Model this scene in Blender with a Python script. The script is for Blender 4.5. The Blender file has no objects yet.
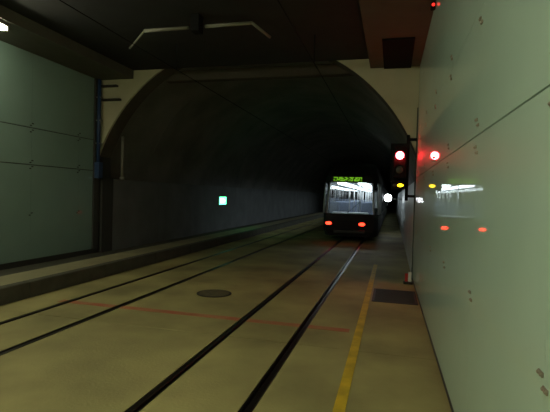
import bpy, bmesh, math, random
from mathutils import Vector, Matrix
random.seed(7)
S = bpy.context.scene
C = S.collection

# ------------------------------------------------------------------ camera
F, CX, CY, VPX, VPY, ROLL, HCAM = 445.0, 275.0, 206.0, 392.5, 198.0, math.radians(2.0), 1.8
d = Vector((VPX - CX, VPY - CY, F)).normalized()            # track direction in camera coords (x right, y down, z forward)
u = Vector((math.sin(ROLL), -math.cos(ROLL), 0)); u = (u - d * u.dot(d)).normalized()
r = d.cross(u)
if r.x < 0: r = -r
cx_ = Vector((r.x, d.x, u.x)); cd_ = Vector((r.y, d.y, u.y)); cf_ = Vector((r.z, d.z, u.z))
cam = bpy.data.cameras.new('camera'); cam.sensor_width = 36; cam.lens = F / 550 * 36
cam.clip_start = 0.05; cam.clip_end = 300
co = bpy.data.objects.new('camera', cam); C.objects.link(co)
M4 = Matrix((cx_, -cd_, -cf_)).transposed().to_4x4(); M4.translation = (0, 0, HCAM)
co.matrix_world = M4
S.camera = co
# ------------------------------------------------------------------ world, exposure
w = bpy.data.worlds.new('world'); S.world = w; w.use_nodes = True
w.node_tree.nodes['Background'].inputs[0].default_value = (0.02, 0.022, 0.02, 1)
w.node_tree.nodes['Background'].inputs[1].default_value = 0.1
S.view_settings.view_transform = 'Standard'; S.view_settings.look = 'None'
S.view_settings.exposure = 0.0; S.view_settings.gamma = 1.0; S.view_settings.use_curve_mapping = False
LAMP = (1.0, 0.95, 0.68)
LAMP_POWER = 210.0

# ------------------------------------------------------------------ materials
MATS = {}
def mat(name, col, rough=0.6, metal=0.0, emit=None, es=0.0, noise=0.0, nscale=3.0, bump=0.0, bscale=40.0, coat=0.0, col2=None, spec=0.5):
    if name in MATS: return MATS[name]
    m = bpy.data.materials.new(name); m.use_nodes = True
    nt = m.node_tree; b = nt.nodes['Principled BSDF']
    b.inputs['Base Color'].default_value = (*col, 1)
    b.inputs['Roughness'].default_value = rough; b.inputs['Metallic'].default_value = metal
    b.inputs['Specular IOR Level'].default_value = spec
    if coat: b.inputs['Coat Weight'].default_value = coat; b.inputs['Coat Roughness'].default_value = 0.02
    if emit: b.inputs['Emission Color'].default_value = (*emit, 1); b.inputs['Emission Strength'].default_value = es
    if noise or bump:
        tc = nt.nodes.new('ShaderNodeTexCoord'); geo = nt.nodes.new('ShaderNodeNewGeometry')
        n = nt.nodes.new('ShaderNodeTexNoise'); n.inputs['Scale'].default_value = nscale; n.inputs['Detail'].default_value = 6
        nt.links.new(geo.outputs['Position'], n.inputs['Vector'])
        if noise:
            rp = nt.nodes.new('ShaderNodeValToRGB')
            c2 = col2 or tuple(c * (1 - noise) for c in col)
            rp.color_ramp.elements[0].position = 0.32; rp.color_ramp.elements[0].color = (*c2, 1)
            rp.color_ramp.elements[1].position = 0.68; rp.color_ramp.elements[1].color = (*col, 1)
            nt.links.new(n.outputs['Fac'], rp.inputs['Fac']); nt.links.new(rp.outputs['Color'], b.inputs['Base Color'])
        if bump:
            n2 = nt.nodes.new('ShaderNodeTexNoise'); n2.inputs['Scale'].default_value = bscale; n2.inputs['Detail'].default_value = 4
            nt.links.new(geo.outputs['Position'], n2.inputs['Vector'])
            bp = nt.nodes.new('ShaderNodeBump'); bp.inputs['Strength'].default_value = bump; bp.inputs['Distance'].default_value = 0.01
            nt.links.new(n2.outputs['Fac'], bp.inputs['Height']); nt.links.new(bp.outputs['Normal'], b.inputs['Normal'])
    MATS[name] = m; return m

def glass(name, tint=(0.9, 0.95, 0.95)):
    m = bpy.data.materials.new(name); m.use_nodes = True; nt = m.node_tree; nt.nodes.clear()
    o = nt.nodes.new('ShaderNodeOutputMaterial'); mx = nt.nodes.new('ShaderNodeMixShader')
    t = nt.nodes.new('ShaderNodeBsdfTransparent'); t.inputs[0].default_value = (*tint, 1)
    g = nt.nodes.new('ShaderNodeBsdfGlossy'); g.inputs['Roughness'].default_value = 0.03
    fr = nt.nodes.new('ShaderNodeFresnel'); fr.inputs[0].default_value = 1.45
    nt.links.new(fr.outputs[0], mx.inputs[0]); nt.links.new(t.outputs[0], mx.inputs[1]); nt.links.new(g.outputs[0], mx.inputs[2])
    nt.links.new(mx.outputs[0], o.inputs[0]); MATS[name] = m; return m

m_floor = mat('floor_concrete', (0.42, 0.37, 0.15), 0.75, noise=0.5, nscale=0.8, bump=0.25, bscale=30)
m_walk = mat('walkway_concrete', (0.33, 0.30, 0.17), 0.8, noise=0.3, nscale=1.5, bump=0.3)
m_kerb = mat('kerb_concrete', (0.075, 0.072, 0.05), 0.85, noise=0.3, nscale=3)
m_subbase = mat('sub_base', (0.03, 0.03, 0.025), 0.9)
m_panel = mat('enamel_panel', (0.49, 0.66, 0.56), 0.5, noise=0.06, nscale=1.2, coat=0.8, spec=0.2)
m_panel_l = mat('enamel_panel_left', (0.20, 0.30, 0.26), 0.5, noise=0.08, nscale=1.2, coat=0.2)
m_back = mat('panel_backing', (0.045, 0.045, 0.04), 0.9)
m_clip = mat('clip_metal', (0.30, 0.27, 0.21), 0.4, 0.5)
m_ceiling = mat('dark_ceiling', (0.018, 0.018, 0.017), 0.9, noise=0.3)
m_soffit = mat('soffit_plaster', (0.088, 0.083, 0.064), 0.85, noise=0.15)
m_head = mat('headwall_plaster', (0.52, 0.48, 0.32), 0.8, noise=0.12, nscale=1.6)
m_lintel = mat('lintel_concrete', (0.075, 0.062, 0.042), 0.85, noise=0.2)
m_lining = mat('tunnel_lining', (0.22, 0.21, 0.18), 0.9, noise=0.4, nscale=0.8, bump=0.4, bscale=6)
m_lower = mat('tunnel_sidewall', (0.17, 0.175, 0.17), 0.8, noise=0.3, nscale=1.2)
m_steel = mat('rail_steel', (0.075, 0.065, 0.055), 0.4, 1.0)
m_lower_lit = mat('tunnel_sidewall_lit', (0.5, 0.51, 0.5), 0.5, noise=0.25, nscale=1.2)  # paler sidewall colour stands in for lamplight on the right wall
m_groove = mat('rail_groove', (0.012, 0.012, 0.01), 0.8)
m_yellow = mat('yellow_paint', (0.72, 0.49, 0.02), 0.65, noise=0.35, nscale=5)
m_red = mat('red_paint', (0.42, 0.105, 0.05), 0.75, noise=0.5, nscale=4, col2=(0.37, 0.18, 0.08))
m_iron = mat('cast_iron', (0.05, 0.045, 0.035), 0.6, 0.4, noise=0.3, nscale=12)
m_black = mat('black_paint', (0.01, 0.01, 0.01), 0.9, spec=0.1)
m_grey = mat('grey_metal', (0.28, 0.28, 0.26), 0.45, 0.5)
m_pale = mat('pale_tube', (0.2, 0.19, 0.15), 0.6)
m_blue = mat('blue_paint', (0.02, 0.05, 0.13), 0.5)
m_white = mat('white_paint', (0.7, 0.68, 0.62), 0.5)
m_redp = mat('red_gloss', (0.5, 0.03, 0.02), 0.4)
m_tube_dim = mat('fluorescent_tube_old', (0.9, 0.9, 0.8), 0.4, emit=LAMP, es=LAMP_POWER * 0.5)
m_tube = mat('fluorescent_tube', (0.9, 0.9, 0.8), 0.4, emit=LAMP, es=LAMP_POWER)
m_lred = mat('red_lens_lit', (0.6, 0.02, 0.02), 0.3, emit=(1.0, 0.022, 0.028), es=150)
m_lyel = mat('yellow_lens_lit', (0.7, 0.5, 0.02), 0.3, emit=(1.0, 0.62, 0.01), es=5)
m_loff = mat('unlit_lens', (0.06, 0.05, 0.04), 0.12)
m_tail = mat('tail_lens', (0.6, 0.05, 0.02), 0.3, emit=(1.0, 0.03, 0.012), es=7)
m_glow = mat('white_lamp_glass', (0.9, 0.9, 0.9), 0.3, emit=(0.88, 0.95, 1.0), es=18)
m_tbody = mat('tram_paint_shaded', (0.028, 0.028, 0.03), 0.65, spec=0.2)  # tunnel shade put into the body colour; livery taken as white
m_tdark = mat('tram_dark', (0.02, 0.02, 0.022), 0.4)
m_tin = mat('tram_interior', (0.62, 0.64, 0.66), 0.6)
m_tseat = mat('tram_seat', (0.16, 0.19, 0.26), 0.8, noise=0.3, nscale=20)
m_tlight = mat('tram_ceiling_light', (0.9, 0.9, 0.9), 0.4, emit=(0.88, 0.94, 1.0), es=7)
m_pole = mat('grab_pole', (0.5, 0.5, 0.5), 0.3, 0.8)
m_glass = glass('tram_glass')

def emit_pattern(name, a, b, sx, sz, thr, ea, eb):
    m = bpy.data.materials.new(name); m.use_nodes = True; nt = m.node_tree; p = nt.nodes['Principled BSDF']
    g = nt.nodes.new('ShaderNodeNewGeometry'); mp = nt.nodes.new('ShaderNodeMapping'); mp.inputs['Scale'].default_value = (sx, 1, sz)
    sn = nt.nodes.new('ShaderNodeVectorMath'); sn.operation = 'FLOOR'
    wn = nt.nodes.new('ShaderNodeTexWhiteNoise'); gt = nt.nodes.new('ShaderNodeMath'); gt.operation = 'GREATER_THAN'; gt.inputs[1].default_value = thr
    mx = nt.nodes.new('ShaderNodeMix'); mx.data_type = 'RGBA'; mx.inputs[6].default_value = (*a, 1); mx.inputs[7].default_value = (*b, 1)
    nt.links.new(g.outputs['Position'], mp.inputs[0]); nt.links.new(mp.outputs[0], sn.inputs[0]); nt.links.new(sn.outputs[0], wn.inputs['Vector'])
    nt.links.new(wn.outputs['Value'], gt.inputs[0]); nt.links.new(gt.outputs[0], mx.inputs[0])
    p.inputs['Base Color'].default_value = (0.02, 0.03, 0.01, 1); nt.links.new(mx.outputs[2], p.inputs['Emission Color']); p.inputs['Emission Strength'].default_value = ea
    MATS[name] = m; return m
m_disp = emit_pattern('dot_matrix', (0.01, 0.03, 0.0), (0.14, 0.40, 0.012), 22, 22, 0.35, 1.0, 1.0)
m_exit = mat('exit_green', (0.02, 0.3, 0.1), 0.4, emit=(0.10, 1.0, 0.40), es=6)
m_exitw = mat('exit_white', (0.9, 0.9, 0.9), 0.4, emit=(0.8, 1.0, 0.88), es=4.0)

# ------------------------------------------------------------------ mesh helpers
class MB:
    def __init__(s): s.v = []; s.f = []; s.sm = []
    def poly(s, pts, faces, smooth=False):
        b = len(s.v); s.v += [tuple(p) for p in pts]; s.f += [tuple(i + b for i in f) for f in faces]; s.sm += [smooth] * len(faces); return s
    def box(s, x0, x1, y0, y1, z0, z1):
        p = [(x0,y0,z0),(x1,y0,z0),(x1,y1,z0),(x0,y1,z0),(x0,y0,z1),(x1,y0,z1),(x1,y1,z1),(x0,y1,z1)]
        return s.poly(p, [(0,3,2,1),(4,5,6,7),(0,1,5,4),(1,2,6,5),(2,3,7,6),(3,0,4,7)])
    def bev(s, x0, x1, y0, y1, z0, z1, b=0.01):            # chamfered box
        bm = bmesh.new(); bmesh.ops.create_cube(bm, size=1)
        bmesh.ops.scale(bm, vec=(x1-x0, y1-y0, z1-z0), verts=bm.verts); bmesh.ops.translate(bm, vec=((x0+x1)/2, (y0+y1)/2, (z0+z1)/2), verts=bm.verts)
        bmesh.ops.bevel(bm, geom=bm.edges[:], offset=b, segments=1, affect='EDGES')
        bm.verts.index_update(); s.poly([v.co[:] for v in bm.verts], [[v.index for v in f.verts] for f in bm.faces]); bm.free(); return s
    def tube(s, pts, rad, n=10, cap=True):
        pts = [Vector(p) for p in pts]; rads = rad if isinstance(rad, (list, tuple)) else [rad] * len(pts)
        ring = []; b0 = len(s.v)
        for i, p in enumerate(pts):
            t = (pts[min(i+1, len(pts)-1)] - pts[max(i-1, 0)]).normalized()
            a = t.orthogonal().normalized() if i == 0 else (a - t * a.dot(t)).normalized()
            c = t.cross(a)
            ring.append([p + (a * math.cos(2*math.pi*k/n) + c * math.sin(2*math.pi*k/n)) * rads[i] for k in range(n)])
        fs = []
        for i in range(len(pts)-1):
            for k in range(n): fs.append((i*n+k, i*n+(k+1)%n, (i+1)*n+(k+1)%n, (i+1)*n+k))
        s.poly([q for rg in ring for q in rg], fs, True)
        if cap:
            s.f += [tuple(b0+k for k in reversed(range(n))), tuple(b0+(len(pts)-1)*n+k for k in range(n))]; s.sm += [False, False]
        return s
    def disc(s, c, axis, rad, th, n=20): c = Vector(c); a = Vector(axis).normalized(); return s.tube([c, c + a*th], rad, n)
    def dome(s, c, axis, rad, h, n=16, k=4):
        c = Vector(c); a = Vector(axis).normalized()
        return s.tube([c + a*h*math.sin(i/k*math.pi/2) for i in range(k+1)], [max(rad*math.cos(i/k*math.pi/2), 0.002) for i in range(k+1)], n)
    def prism(s, outline, axis, a0, a1):                   # outline in the two other axes
        n = len(outline)
        def P(q, a): return (a, q[0], q[1]) if axis == 0 else ((q[0], a, q[1]) if axis == 1 else (q[0], q[1], a))
        pts = [P(q, a0) for q in outline] + [P(q, a1) for q in outline]
        return s.poly(pts, [tuple(range(n))[::-1], tuple(range(n, 2*n))] + [(i, (i+1) % n, n+(i+1) % n, n+i) for i in range(n)])
    def mesh(s, name, m):
        me = bpy.data.meshes.new(name); me.from_pydata(s.v, [], s.f); me.validate()
        if len(me.polygons) == len(s.sm): me.polygons.foreach_set('use_smooth', s.sm)
        bm = bmesh.new(); bm.from_mesh(me); bmesh.ops.recalc_face_normals(bm, faces=bm.faces); bm.to_mesh(me); bm.free()
        me.materials.append(m); return me
    def build(s, name, m, parent=None, loc=None):
        o = bpy.data.objects.new(name, s.mesh(name, m)); C.objects.link(o)
        if loc: o.location = loc
        if parent: o.parent = parent; 
        if parent and not loc: o.matrix_parent_inverse = Matrix.Translation(-Vector(parent.location)) if parent.location.length else Matrix()
        return o
def inst(name, me, parent, loc, rot=None):
    o = bpy.data.objects.new(name, me); C.objects.link(o); o.parent = parent; o.location = loc
    if rot: o.rotation_euler = rot
    return o
def empty(name, loc=(0,0,0)):
    o = bpy.data.objects.new(name, None); C.objects.link(o); o.location = loc; o.empty_display_size = 0.1; return o
def tag(o, label, cat, group=None):
    o['label'] = label; o['category'] = cat
    if group: o['group'] = group
    return o
def struct(o, label=None, cat=None):
    o['kind'] = 'structure'
    if label: o['label'] = label
    if cat: o['category'] = cat
    return o

# ------------------------------------------------------------------ layout (metres; camera stands at x=0, y=0)
XL, XR = -7.6, 0.55
XTR = 0.48
WANG = 0.0105                 # the right wall closes in slightly towards the portal
def xw(y): return XR - WANG * (y - 3.75)
#          # faces of the side walls
YB, YP, YE = -10.0, 10.3, 78.0  # rear wall, portal, far end of the tunnel
ZS, ZC = 4.7, 4.92            # soffit, ceiling
KX, KZ = -5.7, 0.25           # kerb of the raised walkway
AX, AZ, AR = -3.56, 1.21, 4.33  # centre and radius of the vault
RAILS = (-4.95, -4.05, -2.0, -1.12)
RW = 0.055                    # half width of rail + groove

# floor: a bed with slabs between the rails
fl = struct(MB().box(-7.9, 1.25, YB - .3, YE, -0.4, -0.16).build('floor', m_subbase), 'olive grey concrete track bed with flush slabs between the rails', 'floor')
FXR = 1.2
edges = [KX] + [e for rx in RAILS for e in (rx - RW, rx + RW)] + [-0.44, -0.34, FXR]
strips = [(edges[0], edges[1]), (edges[2], edges[3]), (edges[4], edges[5]), (edges[6], edges[7]), (edges[8], -0.40), (-0.40, FXR)]
for (a, b) in strips:
    y = YB; L = 3.05
    while y < YE - 1:
        l = L if y < 30 else (YE - y)
        y1 = min(y + l, YE)
        if not (a == -0.40 and 6.0 < y1 and y < 9.4 and False):
            o = MB().box(a + .004, b - .004, y + .004, y1 - .004, -0.16, random.uniform(-.002, .0)).build('slab', m_floor, fl)
        y = y1
# raised walkway on the left with its kerb and cable trough
wk = struct(MB().box(-6.52, KX - .16, YB, YE, -0.16, KZ).build('trim_1', m_walk), 'raised concrete walkway along the left wall', 'walkway')
y = YB
while y < 40:
    MB().bev(KX - .16, KX, y + .004, y + 1.996, -0.15, KZ + .01, .012).build('kerb_stone', m_kerb, wk); y += 2
MB().box(KX - .16, KX, 40, YE, -.15, KZ + .01).build('kerb_run', m_kerb, wk)
tr = struct(MB().box(XL - .1, -6.52, YB, YE, -0.16, KZ - .14).build('trim_2', m_kerb), 'dark recessed cable trough at the foot of the left wall', 'trough')
MB().box(-6.60, -6.523, YB, YE, KZ - .14, KZ).build('trough_edge', m_kerb, tr)

# rails
for i, rx in enumerate(RAILS):
    t = empty('tram_rail', (rx, 0, 0))
    lab = ['left rail of the far track beside the raised walkway', 'right rail of the far track, near the manhole cover',
           'left rail of the near track leading under the tram', 'right rail of the near track, next to the yellow line'][i]
    tag(t, 'dark steel tram rail, ' + lab, 'rail', 'tram rails set in the floor')
    sgn = 1 if i % 2 == 0 else -1          # groove lies on the inner side
    h = MB().prism([(-.053*sgn, -.155), (.008*sgn, -.155), (.008*sgn, -.006), (.004*sgn, -.001), (-.048*sgn, -.001), (-.053*sgn, -.006)], 1, YB, YE)
    h.build('rail_head', m_steel, t, (0, 0, 0)); MB().box(*sorted((.010*sgn, .038*sgn)), YB, YE, -.155, -.045).build('groove', m_groove, t, (0, 0, 0))
    MB().box(*sorted((.038*sgn, .053*sgn)), YB, YE, -.155, -.004).build('guard_lip', m_steel, t, (0, 0, 0))

# paint on the floor
tag(MB().box(-0.425, -0.325, -2, 12.2, .0005, .004).build('yellow_line', m_yellow), 'worn yellow safety line painted along the right side of the floor', 'line')
rl = empty('red_line', (-2.7, 6.0, 0)); tag(rl, 'faded red stripe painted across both tracks', 'line')
for a, b in ((-5.1, -5.01), (-4.89, -4.11), (-3.99, -2.06), (-1.94, -1.18), (-1.06, -0.5)):
    MB().box(a, b, 5.93, 6.08, .0005, .003).build('stripe', m_red, rl)
mh = empty('manhole_cover', (-3.03, 7.4, 0)); tag(mh, 'round dark iron manhole cover between the two tracks', 'manhole')
MB().tube([(-3.03, 7.4, .0005), (-3.03, 7.4, .008)], .31, 28).build('rim', m_iron, mh)
MB().tube([(-3.03, 7.4, .008), (-3.03, 7.4, .012)], .27, 28).build('lid', mat('worn_lid', (0.13, 0.115, 0.06), 0.7, noise=0.4, nscale=14), mh)
gt = empty('drain_grate', (0.12, 8.4, 0)); tag(gt, 'dark metal drain grating set across the right walkway', 'grate')
g = MB()
for a in ((-.29, -.25, 7.85, 8.95), (.44, .48, 7.85, 8.95), (-.25, .44, 7.85, 7.89), (-.25, .44, 8.91, 8.95)): g.box(*a, .0005, .012)
g.build('frame', m_iron, gt); MB().box(-.25, .44, 7.89, 8.91, .0005, .003).build('pit', m_groove, gt)
for k in range(17):
    yy = 7.93 + k * .058
    MB().box(-.25, .44, yy, yy + .018, .003, .011).build('bar', m_iron, gt)

# ------------------------------------------------------------------ walls with panels
def clip_mesh(sx, m):
    b = MB(); x0, x1 = sorted((0, .010*sx))
    for yy, zz in ((-.028, -.022), (.028, .022)):
        b.bev(x0, x1, yy - .024, yy + .024, zz - .011, zz + .011, .003)
        for dy in (-.015, .015): b.dome((.008*sx, yy + dy, zz), (sx, 0, 0), .009, .008, 10, 2)
    return b.mesh('panel_clip', m)
def panel_wall(wall, x, sx, ys, zs, zgaps, m, yclips, zclips):
    for i in range(len(ys)-1):
        for j in range(len(zs)-1):
            g0 = zgaps[j]; g1 = zgaps[j+1]
            x0, x1 = sorted((x - .03*sx, x))
            MB().box(x0, x1, ys[i] + .001, ys[i+1] - .001, zs[j] + g0, zs[j+1] - g1).build('wall_panel', m, wall)
    cm = clip_mesh(sx, m_clip if sx < 0 else m_iron)
    for yc in yclips:
        for zc in zclips: inst('panel_clip', cm, wall, (x, yc, zc))
wr = struct(MB().box(XR + .032, XR + .5, YB - .3, YP, .001, ZS - .004).build('wall_right', m_back), 'glossy pale green panelled wall close on the right', 'wall')
MB().box(XR + .0, XR + .031, YB, YP - .02, .001, .06).build('base_profile', m_back, wr)
ysr = [YB + .15 + 0] + [-7.15 + 1.5*k for k in range(12)] + [YP - .02]
ysr = [y for y in ysr if y < YP]
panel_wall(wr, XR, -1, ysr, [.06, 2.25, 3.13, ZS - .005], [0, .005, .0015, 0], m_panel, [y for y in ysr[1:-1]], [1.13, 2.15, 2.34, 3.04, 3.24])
MB().bev(XR - .02, XR + .031, YP - .02, YP - .001, .002, ZS - .9, .004).build('end_profile', m_back, wr)
wr.rotation_euler = (0, 0, WANG); wr.location = (XR - XR*math.cos(WANG) + 3.75*math.sin(WANG), 3.75 - 3.75*math.cos(WANG) - XR*math.sin(WANG), 0)
wl = struct(MB().box(XL - .4, XL - .032, YB - .3, YP, -.16, 6.0).build('wall_left', m_back), 'dim grey green panelled wall across the tracks', 'wall')
ysl = [YB + .15] + [-8.5 + 1.5*k for k in range(13)] + [YP - .25]
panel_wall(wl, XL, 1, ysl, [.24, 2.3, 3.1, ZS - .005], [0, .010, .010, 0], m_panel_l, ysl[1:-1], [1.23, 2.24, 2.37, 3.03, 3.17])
# dark end post of the left wall with blue conduit and junction box
ep = struct(MB().bev(XL - .03, XL + .03, YP - .24, YP - .02, .24, ZS - .02, .008).build('trim_3', m_back), 'dark end post where the left panels meet the portal', 'post')
bc = empty('conduit', (XL + .10, YP - .18, 2.2)); tag(bc, 'dark blue vertical conduit with junction box at the end of the left wall', 'conduit')
MB().tube([(XL + .10, YP - .17, 2.5), (XL + .10, YP - .17, ZS - .03)], .045, 12).build('pipe', m_blue, bc)
MB().bev(XL + .035, XL + .17, YP - .24, YP - .06, 2.1, 2.52, .012).build('junction_box', m_blue, bc)
for zz in (3.0, 3.6, 4.2): MB().box(XL + .03, XL + .145, YP - .20, YP - .08, zz, zz + .03).build('pipe_clamp', m_grey, bc)

# rear wall of the station, ceiling and soffits
struct(MB().box(XL - .4, XR + .7, YB - .3, YB - .001, -.16, 6.0).build('wall_rear', mat('rear_plaster', (0.3, 0.3, 0.25), .8)), 'plain wall behind the viewpoint', 'wall')
struct(MB().box(XL - .03, XR + .7, YB, YP, ZC, 6.0).build('ceiling', m_ceiling), 'almost black station ceiling', 'ceiling')
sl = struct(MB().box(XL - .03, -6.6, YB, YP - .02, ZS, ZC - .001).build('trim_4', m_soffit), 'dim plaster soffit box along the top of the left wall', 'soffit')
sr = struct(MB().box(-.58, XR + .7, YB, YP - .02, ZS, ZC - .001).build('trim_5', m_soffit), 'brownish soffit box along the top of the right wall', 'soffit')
MB().bev(-.28, .30, 8.4, YP - .03, ZS - .03, ZS - .001, .006).build('access_hatch', m_black, sr)
for yy in (3.2, 5.8): MB().bev(-.28, .30, yy, yy + 1.6, ZS - .012, ZS - .001, .004).build('access_panel', m_soffit, sr)

# portal headwall with the arch cut out
def arc(Rr, x0, x1, n=48):
    a1 = math.acos((x1 - AX) / Rr); a0 = math.acos((x0 - AX) / Rr)
    return [(AX + Rr*math.cos(a1 + (a0-a1)*k/n), AZ + Rr*math.sin(a1 + (a0-a1)*k/n)) for k in range(n+1)]
A = arc(AR, XL - .03, XR + .03)
top = 6.3
out = [(XR + .4, top), (XR + .4, -.16), (A[0][0], -.16)] + A + [(A[-1][0], -.16), (XL - .4, -.16), (XL - .4, top)]
def ring_strip(pts, zt, y0, y1, name, m, th=None):
    b = MB(); n = len(pts)
    o2 = [(p[0], zt) for p in pts]
    P = [(p[0], y0, p[1]) for p in pts] + [(p[0], y1, p[1]) for p in pts] + [(q[0], y0, q[1]) for q in o2] + [(q[0], y1, q[1]) for q in o2]
    f = []
    for i in range(n-1):
        f += [(i, i+1, n+i+1, n+i), (i, 2*n+i, 2*n+i+1, i+1), (n+i, n+i+1, 3*n+i+1, 3*n+i), (2*n+i, 3*n+i, 3*n+i+1, 2*n+i+1)]
    f += [(0, n, 3*n, 2*n), (n-1, 3*n-1, 4*n-1, 2*n-1)]
    return b.poly(P, f).build(name, m)
hw = struct(ring_strip(A, top, YP, YP + .07, 'wall_back', m_head), 'cream portal headwall with a wide round arch opening', 'wall')
MB().box(XR + .031, XR + .7, YP, YP + .55, -.16, 6.3).build('pier', m_back, hw)
MB().box(XL - .4, XL - .031, YP, YP + .55, -.16, 6.3).build('pier', m_back, hw)
MB().box(XL - .02, XL + .066, YP + .071, YP + .549, -.16, 2.12).build('pier', m_back, hw)
archring = ring_strip(A, top, YP + .0705, YP + .55, 'arch_ring', m_lintel); archring.parent = hw
MB().box(-6.0, -1.0, YP + .56, YP + .8, 4.76, 5.02).build('lintel_beam', m_lintel, hw)
for zz, x1 in ((4.17, -6.95), (4.53, -7.05)):
    MB().bev(XL + .02, x1, YP - .10, YP - .001, zz - .025, zz + .025, .006).build('cable_bracket', m_iron, hw)
# tunnel vault behind the portal: broad lining rings
tl = empty('trim_6', (AX, YP + .55, 0)); struct(tl, 'dark rough concrete vault of the tunnel beyond the portal', 'tunnel')
yy = YP + .55; k = 0
while yy < YE:
    ln = 2.4 if yy < 40 else YE - yy
    Rr = AR + .22
    a0 = math.asin((2.0 - AZ) / Rr); n = 40; inn = []; ou = []
    for q in range(n+1):
        a = a0 + (math.pi - 2*a0) * q / n
        inn.append((AX + Rr*math.cos(a), AZ + Rr*math.sin(a))); ou.append((AX + (Rr+.3)*math.cos(a), AZ + (Rr+.3)*math.sin(a)))
    MB().prism(inn + ou[::-1], 1, yy + (.012 if k else 0), min(yy + ln, YE) - .012).build('lining_ring', m_lining, tl)
    yy += ln; k += 1
MB().prism(arc(AR + .535, XL - .55, XR + .55)[::1] + arc(AR + .6, XL - .55, XR + .55)[::-1], 1, YP + .55, YE).build('outer_shell', m_black, tl)
ls = struct(MB().box(-8.3, XL - .0, YP + .55, YE, -.16, 2.05).build('wall_tunnel_left', m_back), 'low grey side wall on the left inside the tunnel', 'wall')
rs = struct(MB().box(XTR + .03, 1.3, YP + .55, YE, -.16, 2.2).build('wall_tunnel_right', m_back), 'grey panelled side wall on the right inside the tunnel', 'wall')
y = YP + .56; k = 0
while y < YE - 2:
    l = 2.5 if y < 45 else YE - y
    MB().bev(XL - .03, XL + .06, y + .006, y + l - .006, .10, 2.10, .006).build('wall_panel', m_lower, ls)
    MB().bev(XTR, XTR + .029, y + .006, y + l - .006, .02, 2.2, .006).build('wall_panel', m_lower_lit, rs)
    y += l
struct(MB().box(-8.6, 1.6, YE, YE + .3, -.4, 6.3).build('wall_far', m_black), 'dark far end of the tunnel', 'wall')

# ------------------------------------------------------------------ lamps under the soffits and on the ceiling (fluorescent fittings)
def lamp(x, y0, y1, z, label, m=None):
    t = empty('ceiling_lamp', (x, (y0+y1)/2, z)); tag(t, label, 'lamp', 'fluorescent fittings of the station')
    MB().bev(x - .09, x + .09, y0, y1, z - .05, z - .001, .008).build('housing', m_grey, t)
    for yy in (y0 + .03, y1 - .03): MB().bev(x - .08, x + .08, yy - .012, yy + .012, z - .12, z - .05, .004).build('socket', m_white, t)
    MB().tube([(x, y0 + .045, z - .085), (x, y1 - .045, z - .085)], .028, 12).build('tube', m or m_tube, t)
lamp(-6.78, 4.8, 6.52, ZS, 'glowing fluorescent lamp under the left soffit at the picture edge', m_tube_dim)
lamp(-6.86, -0.8, 1.0, ZS, 'fluorescent lamp under the left soffit level with the viewpoint')
lamp(-6.86, -6.8, -5.0, ZS, 'fluorescent lamp under the left soffit far behind the viewpoint')
lamp(-3.0, -1.6, 0.2, ZC, 'fluorescent lamp on the dark ceiling just behind the viewpoint')
lamp(-3.0, -5.4, -3.6, ZC, 'fluorescent lamp on the dark ceiling well behind the viewpoint')
lamp(-0.9, -3.8, -2.0, ZC, 'fluorescent lamp on the dark ceiling near the right soffit')

# overhead line support and wires
sp = empty('wire_support', (-3.44, 7.3, ZC)); tag(sp, 'pale two-armed overhead line support hanging from the black ceiling', 'bracket')
MB().bev(-3.52, -3.36, 7.2, 7.4, 4.62, ZC - .001, .01).build('hanger', m_black, sp)
MB().tube([(-3.60, 7.3, 4.72), (-4.48, 7.3, 4.72)], .03, 10).build('arm', m_pale, sp)
MB().tube([(-3.28, 7.3, 4.72), (-2.42, 7.3, 4.72)], .03, 10).build('arm', m_pale, sp)
MB().tube([(-4.48, 7.3, 4.72), (-5.1, 7.8, 4.60)], .018, 8).build('strut', m_pale, sp)
MB().tube([(-2.42, 7.3, 4.72), (-2.22, 7.75, 4.62)], .025, 8).build('strut', m_pale, sp)
for x, nm in ((-1.56, 'near'), (-4.5, 'far')):
    ow = empty('contact_wire', (x, 0, 4.38)); tag(ow, 'thin black overhead contact wire above the %s track' % nm, 'wire')
    MB().tube([(x, YB, 4.38), (x, YP, 4.38), (x, YE, 4.3)], .008, 6).build('wire', m_black, ow)
    for y in (0.5, 8.6):
        MB().tube([(x, y, 4.385), (x, y, ZC - .001)], .01, 6).build('dropper', m_black, ow)

# grey standpipe just inside the portal
pp = empty('standpipe', (-7.33, 10.75, 2.1)); tag(pp, 'short pale grey vertical pipe just inside the left of the portal', 'pipe')
MB().tube([(-7.36, 11.0, 2.1), (-7.36, 11.0, 3.3)], .04, 12).build('pipe', m_pale, pp)
MB().tube([(-7.36, 11.0, 2.1), (-7.36, 11.0, 2.17)], .07, 12).build('flange', m_pale, pp)

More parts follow.
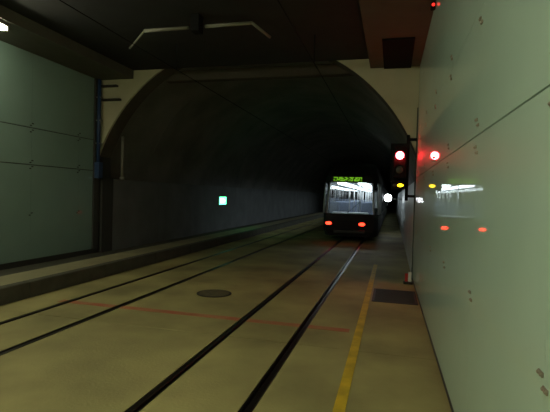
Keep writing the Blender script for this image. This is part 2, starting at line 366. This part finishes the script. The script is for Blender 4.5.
# ------------------------------------------------------------------ signal
def P(x, y, z): return (x, y, z)
SY = 10.0
sg = empty('signal', (.2, SY, 2.0)); tag(sg, 'black railway signal showing a bright red light beside the portal', 'signal')
SX = .125
MB().tube([(SX + .17, SY + .28, 1.75), (SX + .17, SY + .28, 3.2)], .035, 12).build('mast', m_black, sg)
for zz in (1.85, 3.1): MB().bev(SX + .14, xw(SY) - .012, SY + .25, SY + .31, zz - .03, zz + .03, .006).build('wall_bracket', m_black, sg)
bd = MB().bev(SX - .15, SX + .15, SY + .06, SY + .24, 2.22, 2.95, .03).build('signal_head', m_black, sg)
MB().bev(SX - .2, SX + .2, SY + .24, SY + .25, 2.18, 3.01, .004).build('backboard', m_black, sg)
for zz, m, nm in ((2.73, m_lred, 'red_lens'), (2.42, m_loff, 'dark_lens')):
    MB().dome((SX, SY + .06, zz), (0, -1, 0), .085, .06 if m is m_lred else .03, 20).build(nm, m, bd)
    n = 14; ri, ro = .098, .106; pts = []
    for q in range(n+1):
        a = math.radians(-10 + 200*q/n)
        for rr, yy in ((ri, SY + .06), (ro, SY + .06), (ri, SY + .02), (ro, SY + .02)): pts.append((SX + rr*math.cos(a), yy, zz + rr*math.sin(a)))
    fs = []
    for q in range(n):
        i = 4*q; j = i + 4
        fs += [(i, j, j+2, i+2), (i+1, i+3, j+3, j+1), (i+2, j+2, j+3, i+3), (i, i+1, j+1, j)]
    fs += [(0, 2, 3, 1), (4*n, 4*n+1, 4*n+3, 4*n+2)]
    MB().poly(pts, fs).build('hood', m_black, bd)
ib = MB().bev(SX - .17, SX + .13, SY + .06, SY + .22, 1.98, 2.18, .02).build('indicator_box', m_black, sg)
yl = MB().prism([(SX + .03 + .065*math.cos(a*math.pi/8), 2.08 + .035*math.sin(a*math.pi/8)) for a in range(16)], 1, SY + .05, SY + .0595).build('yellow_lens', m_lyel, ib)
MB().dome((SX - .09, SY + .06, 2.08), (0, -1, 0), .045, .02, 16).build('dark_lens', m_loff, ib)
MB().box(SX + .105, SX + .115, SY - .04, SY + .06, 2.03, 2.13).build('hood', m_black, ib)
MB().box(SX - .05, SX + .115, SY - .04, SY + .06, 2.13, 2.138).build('hood', m_black, ib)

# small red lamp at the top of the right wall
MY = 6.9; MX = xw(MY)
rm = empty('marker_lamp', (MX - .02, MY, 4.6)); tag(rm, 'tiny red marker lamp at the top edge of the right wall', 'lamp')
MB().bev(MX - .07, MX - .002, MY, MY + .1, 4.58, 4.68, .01).build('housing', m_black, rm)
MB().dome((MX - .036, MY, 4.63), (0, -1, 0), .024, .02, 12).build('lens', mat('marker_red', (.5, .02, .02), .3, emit=(1, .03, .02), es=1.6), rm)

# red and white marker at the foot of the right wall
mk = empty('marker_board', (.38, 9.75, 0)); tag(mk, 'small red and white marker block at the foot of the right wall', 'marker')
MB().bev(.28, .47, 9.68, 9.84, .0005, .05, .008).build('base', m_iron, mk)
MB().bev(.31, .37, 9.73, 9.79, .05, .22, .006).build('red_block', m_redp, mk)
MB().bev(.375, .44, 9.73, 9.79, .05, .25, .006).build('white_block', m_white, mk)

# green escape sign on the left tunnel wall
ex = empty('exit_sign', (XL + .07, 19.5, 1.4)); tag(ex, 'glowing green emergency exit sign on the left tunnel wall', 'sign')
ex.rotation_euler = (0, 0, 0)
X0 = XL + .061; ey = 18.95; ez = 1.46
MB().bev(X0, X0 + .09, ey - .44, ey + .44, ez - .2, ez + .2, .012).build('case', m_grey, ex)
fc = MB().box(X0 + .09, X0 + .096, ey - .41, ey + .41, ez - .17, ez + .17).build('face', m_exit, ex)
xp = (X0 + .0962, X0 + .099)
def pic(pts): return MB().prism(pts, 0, *xp)
pic([(ey - .27, ez - .1), (ey - .13, ez - .1), (ey - .13, ez + .1), (ey - .27, ez + .1)]).build('door_symbol', m_exitw, fc)
fig = pic([(ey + .02, ez + .05), (ey + .10, ez + .05), (ey + .13, ez - .01), (ey + .09, ez - .03), (ey + .12, ez - .11), (ey + .08, ez - .11), (ey + .05, ez - .04), (ey - .01, ez - .1), (ey - .05, ez - .08), (ey + .02, ez - .01), (ey - .03, ez + .01), (ey - .04, ez + .04)])
fig.disc((xp[0], ey + .05, ez + .085), (1, 0, 0), .028, .0028, 12); fig.build('runner_symbol', m_exitw, fc)
pic([(ey + .16, ez - .02), (ey + .22, ez - .02), (ey + .22, ez - .06), (ey + .29, ez), (ey + .22, ez + .06), (ey + .22, ez + .02), (ey + .16, ez + .02)]).build('arrow_symbol', m_exitw, fc)

# bright white lamp on a bracket at the right tunnel wall
bl = empty('bulkhead_lamp', (XTR, 24, 1.8)); tag(bl, 'dazzling white lamp on a bracket from the right tunnel wall beside the tram', 'lamp')
MB().tube([(XTR - .001, 24.2, 1.75), (-.10, 24.2, 1.75), (-.22, 24.15, 1.79)], .025, 8).build('bracket', m_grey, bl)
MB().disc((XTR - .001, 24.2, 1.75), (-1, 0, 0), .08, .02, 12).build('wall_plate', m_grey, bl)
MB().bev(-.43, -.03, 24.02, 24.14, 1.6, 2.0, .03).build('housing', m_grey, bl)
MB().dome((-.23, 24.02, 1.80), (0, -1, 0), .19, .08, 18).build('lens', m_glow, bl)

# ------------------------------------------------------------------ tram
TX, TY, TL = -1.62, 17.8, 26.0
tm = empty('tram', (TX, TY, 0)); tag(tm, 'lit tram seen from behind with red tail lights and a green display', 'tram')
def loop(z, y0, hw_rear, hw):                      # plan outline of the body at height z
    yb = TY + TL - y0 + TY - TY
    h = [(hw_rear*.55, y0), (hw_rear, y0 + .07), (hw*.95, y0 + .45), (hw, y0 + 1.0)]
    y1 = TY + TL
    rear = [(-x, y) for x, y in h[::-1]] + h
    front = [(x, 2*TY + TL - y + (0)) for x, y in h[::-1]]
    front = front + [(-x, y) for x, y in front[::-1]]
    return [(TX + x, y, z) for x, y in rear + front]
def loft(loops, name, m, capb=True, capt=True):
    n = len(loops[0]); b = MB(); fs = []
    for i in range(len(loops)-1):
        for k in range(n): fs.append((i*n+k, i*n+(k+1) % n, (i+1)*n+(k+1) % n, (i+1)*n+k))
    if capb: fs.append(tuple(range(n))[::-1])
    if capt: fs.append(tuple(range((len(loops)-1)*n, len(loops)*n)))
    return b.poly([p for l in loops for p in l], fs).build(name, m, tm)
ZW0, ZW1 = 1.12, 2.36
YW0, YW1 = TY + .0, TY + .16
def hwr(z): return {0: .9}.get(0)
body = loft([loop(.22, TY + .10, .80, 1.08), loop(.45, TY + .0, .94, 1.15), loop(.85, TY - .03, .94, 1.15), loop(ZW0, YW0, .93, 1.15)], 'lower_body', m_tbody, True, False)
loft([loop(ZW0 - .55, TY + .2, .8, 1.05), loop(ZW0 - .53, TY + .2, .8, 1.05)], 'cabin_floor', m_tdark)
MB().bev(TX - .62, TX + .62, TY - .10, TY + .05, .34, .50, .03).build('bumper', m_tdark, tm)
roof = loft([loop(ZW1, YW1, .84, 1.12), loop(2.62, YW1 + .04, .82, 1.11), loop(2.75, YW1 + .12, .74, 1.06)], 'upper_body', m_tdark, False, False)
loft([loop(2.75, YW1 + .12, .74, 1.06), loop(3.05, YW1 + .5, .62, .98), loop(3.2, YW1 + .8, .5, .85)], 'roof_fairing', m_tdark)
loft([loop(ZW1 + .02, YW1 + .06, .80, 1.08), loop(ZW1 + .05, YW1 + .06, .80, 1.08)], 'cabin_ceiling', m_tin)
# glazing band: one pane per segment of the outline, pillars at its corners
lo = loop(ZW0, YW0, .93, 1.15); hi = loop(ZW1, YW1, .84, 1.12); n = len(lo)
def pane(a0, b0, b1, a1, name, m, inset):
    a0, b0, b1, a1 = map(Vector, (a0, b0, b1, a1)); nn = (b0 - a0).cross(a1 - a0).normalized() * inset
    b = MB(); q = [a0, b0, b1, a1]
    b.poly(q + [p + nn for p in q], [(0,1,2,3), (7,6,5,4), (0,4,5,1), (1,5,6,2), (2,6,7,3), (3,7,4,0)]); return b.build(name, m, tm)
for k in range(n):
    a0, b0 = Vector(lo[k]), Vector(lo[(k+1) % n]); a1, b1 = Vector(hi[k]), Vector(hi[(k+1) % n])
    L = (b0 - a0).length
    if L > 5:                                         # long sides: alternating windows and pillars
        N = 14
        for q in range(N):
            t0, t1 = q / N, (q + 1) / N; tp = t0 + (t1 - t0) * .12
            pane(a0.lerp(b0, t0), a0.lerp(b0, tp), a1.lerp(b1, tp), a1.lerp(b1, t0), 'pillar', m_tdark, .04)
            pane(a0.lerp(b0, tp), a0.lerp(b0, t1), a1.lerp(b1, t1), a1.lerp(b1, tp), 'side_window', m_glass, .012)
    elif (a0.y < TY + .05 and b0.y < TY + .05) or (a0.y > TY + TL - .05 and b0.y > TY + TL - .05):
        pane(a0, b0, b1, a1, 'windscreen', m_glass, .012)
    else:
        pane(a0, b0, b1, a1, 'corner_window', m_glass, .012)
for k in range(n):                                    # slim pillars at the rear corners
    p, q = Vector(lo[k]), Vector(hi[k])
    if abs(p.x - TX) > .6: MB().tube([p, q], .035 if abs(p.x - TX) < 1.0 else .05, 8).build('corner_pillar', m_tin, tm)
# destination display, tail lights, wiper
db = MB().bev(TX - .72, TX + .46, YW1 - .05, YW1 + .03, 2.40, 2.60, .012).build('destination_display', m_tdark, tm)
MB().box(TX - .69, TX + .43, YW1 - .054, YW1 - .0502, 2.42, 2.58).build('display_matrix', m_disp, db)
for s in (-1, 1):
    t = MB().bev(TX - .16 + s*.655 - .15, TX - .16 + s*.655 + .15, TY - .085, TY + .03, .63, .83, .03).build('tail_light', m_tdark, tm)
    ln = MB(); ln.prism([(TX - .16 + s*.655 + .125*math.cos(a*math.pi/8), .73 + .065*math.sin(a*math.pi/8)) for a in range(16)], 1, TY - .098, TY - .0855)
    ln.build('red_lens', m_tail, t)
MB().tube([(TX - .1, YW0 - .03, ZW0 + .03), (TX + .35, YW0 + .03, ZW0 + .45)], .012, 6).build('wiper', m_black, tm)
MB().tube([(TX - 1.0, TY + .55, 2.35), (TX - 1.28, TY + .45, 2.3), (TX - 1.3, TY + .45, 2.0)], .018, 6).build('mirror_arm', m_tdark, tm)
# interior: ceiling light bands, seats, grab poles
for x in (-.42, .42):
    MB().bev(TX + x - .16, TX + x + .16, TY + .45, TY + TL - .6, ZW1 - .05, ZW1 + .015, .01).build('light_band', m_tlight, tm)
def seat_mesh():
    b = MB(); b.bev(-.21, .21, -.2, .2, .40, .47, .02); b.bev(-.21, .21, .16, .24, .44, .98, .02); b.box(-.15, .15, -.1, .12, 0, .41); return b.mesh('seat', m_tseat)
sm = seat_mesh()
for q in range(14):
    for x in (-.78, -.35, .58):
        inst('seat', sm, tm, (x, 1.6 + q*1.6, .59), (0, 0, 0 if q % 2 else math.pi))
for q in range(10):
    for x in (-.12, .30): MB().tube([(TX + x, TY + 1.1 + q*2.3, .59), (TX + x, TY + 1.1 + q*2.3, ZW1 + .02)], .02, 8).build('grab_pole', m_pole, tm)
MB().bev(TX - .75, TX + .7, TY + .3, TY + .6, .59, 1.18, .03).build('rear_shelf', m_tin, tm)
for y in (TY + 2.6, TY + 12.5, TY + 22.5):
    for s in (-1, 1):
        for yy in (-.9, .9):
            MB().disc((TX + s*.45 - (.05 if s > 0 else -.05) * 0, y + yy, .30), (s, 0, 0), .30, .09, 20).build('wheel', m_iron, tm)
